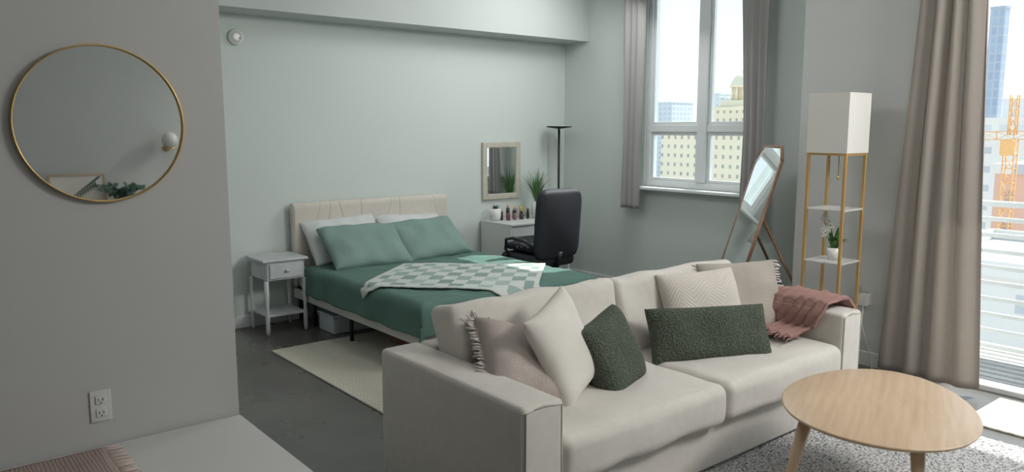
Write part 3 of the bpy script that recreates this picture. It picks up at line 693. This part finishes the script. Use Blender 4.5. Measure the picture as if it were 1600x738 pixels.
def outlet(label,loc,rz,plug=False):
    o=thing("wall_outlet",label,"outlet",loc,rz)
    part(o,"cover_plate",rbox(.035,.003,.058,.003,n=2),M_plate,(0,-.003,0))
    for z in (.024,-.024):
        r=part(o,"receptacle",rbox(.017,.002,.016,.002,n=2),M_plate,(0,-.0075,z))
        part(r,"slot",boxes((-.008,-.006,-.003,-.0015,-.004,.006),(.006,.008,-.003,-.0015,-.004,.006),(-.002,.002,-.003,-.0015,-.012,-.008)),M_black,smooth=False)
    return o
outlet("white double wall outlet above the low table",(.555,3.05,.60),0)
o=outlet("white double wall outlet with plugged-in adapter",(5.1,2.46,.48),-PI/2)
part(o,"adapter",rbox(.03,.03,.04,.006,n=2),M_ceramic,(-.005,-.034,-.02))
tag(mkobj("power_cord",tubes(([(5.05,2.46,.44),(5.02,2.45,.3),(5.04,2.40,.12),(5.02,2.36,.01),(4.96,2.34,.006),(4.94,2.40,.006),(4.98,2.5,.006),(4.93,2.6,.006)],.004),seg=6),M_ceramic),"thin white power cord trailing to the floor","cable")
# ------------------------------------------------------------------ round mirror
rm=thing("round_mirror","round wall mirror with thin gold rim","mirror",(.625,3.05,1.615))
part(rm,"rim",lathe([(.2685,0),(.2735,0),(.2735,.020),(.2685,.020),(.2685,0)],96),M_gold,rot=(PI/2,0,0))
part(rm,"glass",lathe([(0,.008),(.2685,.008),(.2685,.004),(0,.004)],96),M_mirror,rot=(PI/2,0,0),smooth=False)
# ------------------------------------------------------------------ low white table + runner
lt=thing("low_table","low white table against the wall","table",(-.9,2.2,0))
part(lt,"top",boxes((0,1.955,0,.84,.415,.45)),M_lowt,smooth=True,bevel=.004)
part(lt,"body",boxes((.03,1.925,.03,.82,.08,.415)),M_lowt,smooth=False)
for x in (.06,1.89):
    for y in (.08,.76): part(lt,"foot",tubes(([(x,y,0),(x,y,.08)],.02)),M_black)
def runmat():
    t=NT("blush_runner"); v=t.coord("Object"); w1=t.add("ShaderNodeTexWave",Scale=26.0,Distortion=3.0); w1.bands_direction='X'; t.link(v,w1.inputs["Vector"])
    w2=t.add("ShaderNodeTexWave",Scale=40.0,Distortion=2.0); w2.bands_direction='Y'; t.link(v,w2.inputs["Vector"])
    mx=t.add("ShaderNodeMath",operation='MULTIPLY'); t.link(w1.outputs["Fac"],mx.inputs[0]); t.link(w2.outputs["Fac"],mx.inputs[1])
    t.link(t.ramp(mx.outputs[0],[(.0,lin((156,136,128))),(.5,lin((182,164,156)))]),t.b.inputs["Base Color"]); t.b.inputs["Roughness"].default_value=.95; t.bump(mx.outputs[0],.6,.005); return t.m
M_run=runmat()
tr=thing("table_runner","blush woven table runner with fringed end","runner",(0,0,.451))
part(tr,"fabric",bm_grid(lambda u,v:(-.7+1.25*u+.01*math.sin(v*6),2.3+.70*v,.006+.003*noise.noise(Vector((u*9,v*9,0)))),60,40),M_run,solid=.006)
bm=bmesh.new()
for k in range(90):
    y=2.3+.70*k/89; a=random.uniform(-.006,.006); add_tube(bm,[(.54+.01*math.sin(k/89*6),y,.006),(.565,y+a,.006),(.60+random.uniform(-.006,.004),y+a*2,.003)],[.003,.003,.002],5)
part(tr,"fringe",bm,mat("runner_fringe",(190,174,166),.95))
# ------------------------------------------------------------------ objects seen in the round mirror
cs=thing("console_table","light wooden console table against the wall","table",(1.0,-1.48,0))
part(cs,"top",boxes((0,1.1,0,.34,.82,.85)),M_oak,smooth=True,bevel=.004)
for x in (.03,1.03):
    for y in (.03,.27): part(cs,"leg",boxes((x,x+.04,y,y+.04,0,.82)),M_oak,smooth=False)
pf=thing("picture_frame","framed fern leaf print leaning on the wall","picture",(1.32,-1.40,.852)); pf.rotation_euler=(math.radians(6),0,0)
part(pf,"frame",boxes((-.22,-.205,-.01,.01,0,.36),(.205,.22,-.01,.01,0,.36),(-.205,.205,-.01,.01,0,.015),(-.205,.205,-.01,.01,.345,.36)),M_oak,smooth=False)
part(pf,"print",boxes((-.205,.205,-.008,.002,.015,.345)),mat("paper_white",(225,222,214),.6),smooth=False)
bm=bmesh.new()
for s in (-1,1):
    for k in range(11):
        c=Vector((.13-.02*k,.004,.30-.015*k)); d=Vector((.5*s+.6,0,s*.9)).normalized()*(.07-.003*k); t2=Vector((d.z,0,-d.x))*.15
        bm.faces.new([bm.verts.new(c),bm.verts.new(c+d*.5+t2),bm.verts.new(c+d),bm.verts.new(c+d*.5-t2)])
part(pf,"leaf_artwork",bm,M_leaf2,smooth=False)
ep=thing("potted_plant","eucalyptus foliage in white pot on console","plant",(1.62,-1.28,.851))
part(ep,"pot",lathe([(0,0),(.05,0),(.06,.06),(.062,.12),(.057,.12),(.055,.1),(0,.1)],24),M_ceramic)
bm=bmesh.new(); rr=random.Random(8)
for i in range(22):
    a=rr.uniform(0,2*PI); L=rr.uniform(.12,.22)
    for k in range(9):
        f=k/8; c=Vector((math.cos(a)*L*f,math.sin(a)*L*f*.6,.1+.23*f*(1-.4*f)*rr.uniform(.9,1.2)))
        r=.021; aa=rr.uniform(0,6.28); e1=Vector((math.cos(aa),math.sin(aa),rr.uniform(-.5,.5))).normalized()*r; e2=e1.cross(Vector((rr.uniform(-.4,.4),.7,.6))).normalized()*r
        c+=e1
        bm.faces.new([bm.verts.new(c+e1*math.cos(q2)+e2*math.sin(q2)) for q2 in [2*PI*j/8 for j in range(8)]])
part(ep,"foliage",bm,M_leaf2,smooth=False)
sc=thing("wall_sconce","gold wall sconce with white glass globe","lamp",(2.08,-1.5,1.42))
part(sc,"backplate",lathe([(0,0),(.03,0),(.03,.012),(0,.012)],24),M_gold,rot=(-PI/2,0,0))
part(sc,"arm",tubes(([(0,.01,0),(0,.12,0)],.006),seg=8),M_gold)
part(sc,"crossbar",tubes(([(-.07,.12,0),(.07,.12,0)],.006),seg=8),M_gold)
part(sc,"globe",lathe([(0,0)]+[(.07*math.sin(PI*k/14),.07-.07*math.cos(PI*k/14)) for k in range(1,14)]+[(0,.14)],24),M_ceramic,(0,.12,.006))
# ------------------------------------------------------------------ lights
def area(name,loc,tgt,size,sy,e,col):
    L=bpy.data.lights.new(name,'AREA'); L.shape='RECTANGLE'; L.size=size; L.size_y=sy; L.energy=e; L.color=col
    o=bpy.data.objects.new(name,L); COL.objects.link(o); o.location=loc
    o.rotation_euler=(Vector(tgt)-Vector(loc)).to_track_quat('-Z','Y').to_euler(); return o
area("added_fill_door",(4.6,-.1,3.1),(3.0,3.1,.6),1.6,.9,145,(1.0,.98,.955))  # added fill without a real fixture; imitates light from the door side
area("added_fill_window",(4.9,4.6,3.1),(3.2,5.4,.6),1.0,1.0,38,(.98,1.0,.995))  # added fill from above, lights the bed corner from the window side
area("added_fill_bed",(2.9,3.9,3.12),(5.6,3.9,1.2),1.2,1.0,20,(1,1,.99))  # unseen fill added to brighten the window wall and column
area("added_fill_living",(1.6,.2,3.12),(4.9,2.4,.9),1.4,1.4,22,(1,.985,.96))  # unseen fill added for the sofa front and the long curtain
sun=bpy.data.lights.new("sun",'SUN'); sun.energy=7; sun.angle=.01; sun.color=(1,.97,.92)
so=bpy.data.objects.new("sun",sun); COL.objects.link(so)
so.rotation_euler=Vector((-.65,.16,-.74)).to_track_quat('-Z','Y').to_euler()
wd_=bpy.data.worlds.new("sky"); S.world=wd_; wd_.use_nodes=True; nt=wd_.node_tree
bg=nt.nodes["Background"]; tc=nt.nodes.new("ShaderNodeTexCoord"); sp=nt.nodes.new("ShaderNodeSeparateXYZ"); nt.links.new(tc.outputs["Generated"],sp.inputs[0])
nz=nt.nodes.new("ShaderNodeTexNoise"); nz.inputs["Scale"].default_value=3; nz.inputs["Detail"].default_value=6; nt.links.new(tc.outputs["Generated"],nz.inputs["Vector"])
ad=nt.nodes.new("ShaderNodeMath"); ad.operation='MULTIPLY_ADD'; ad.inputs[1].default_value=.25; nt.links.new(nz.outputs["Fac"],ad.inputs[0]); nt.links.new(sp.outputs[2],ad.inputs[2])
r=nt.nodes.new("ShaderNodeValToRGB"); e=r.color_ramp.elements
e[0].position=.12; e[0].color=lin((214,220,224)); e[1].position=.5; e[1].color=lin((160,187,208))
nt.links.new(ad.outputs[0],r.inputs[0]); nt.links.new(r.outputs[0],bg.inputs[0]); bg.inputs[1].default_value=2.05
# ------------------------------------------------------------------ camera
cam=bpy.data.cameras.new("camera"); co=bpy.data.objects.new("camera",cam); COL.objects.link(co)
cam.sensor_width=36; cam.lens=1213/1600*36; cam.clip_end=3000; cam.clip_start=.05
co.location=(0,0,1.6); co.rotation_euler=(math.radians(90-7.9),0,math.radians(50.8-90))
S.camera=co
S.view_settings.view_transform='Standard'
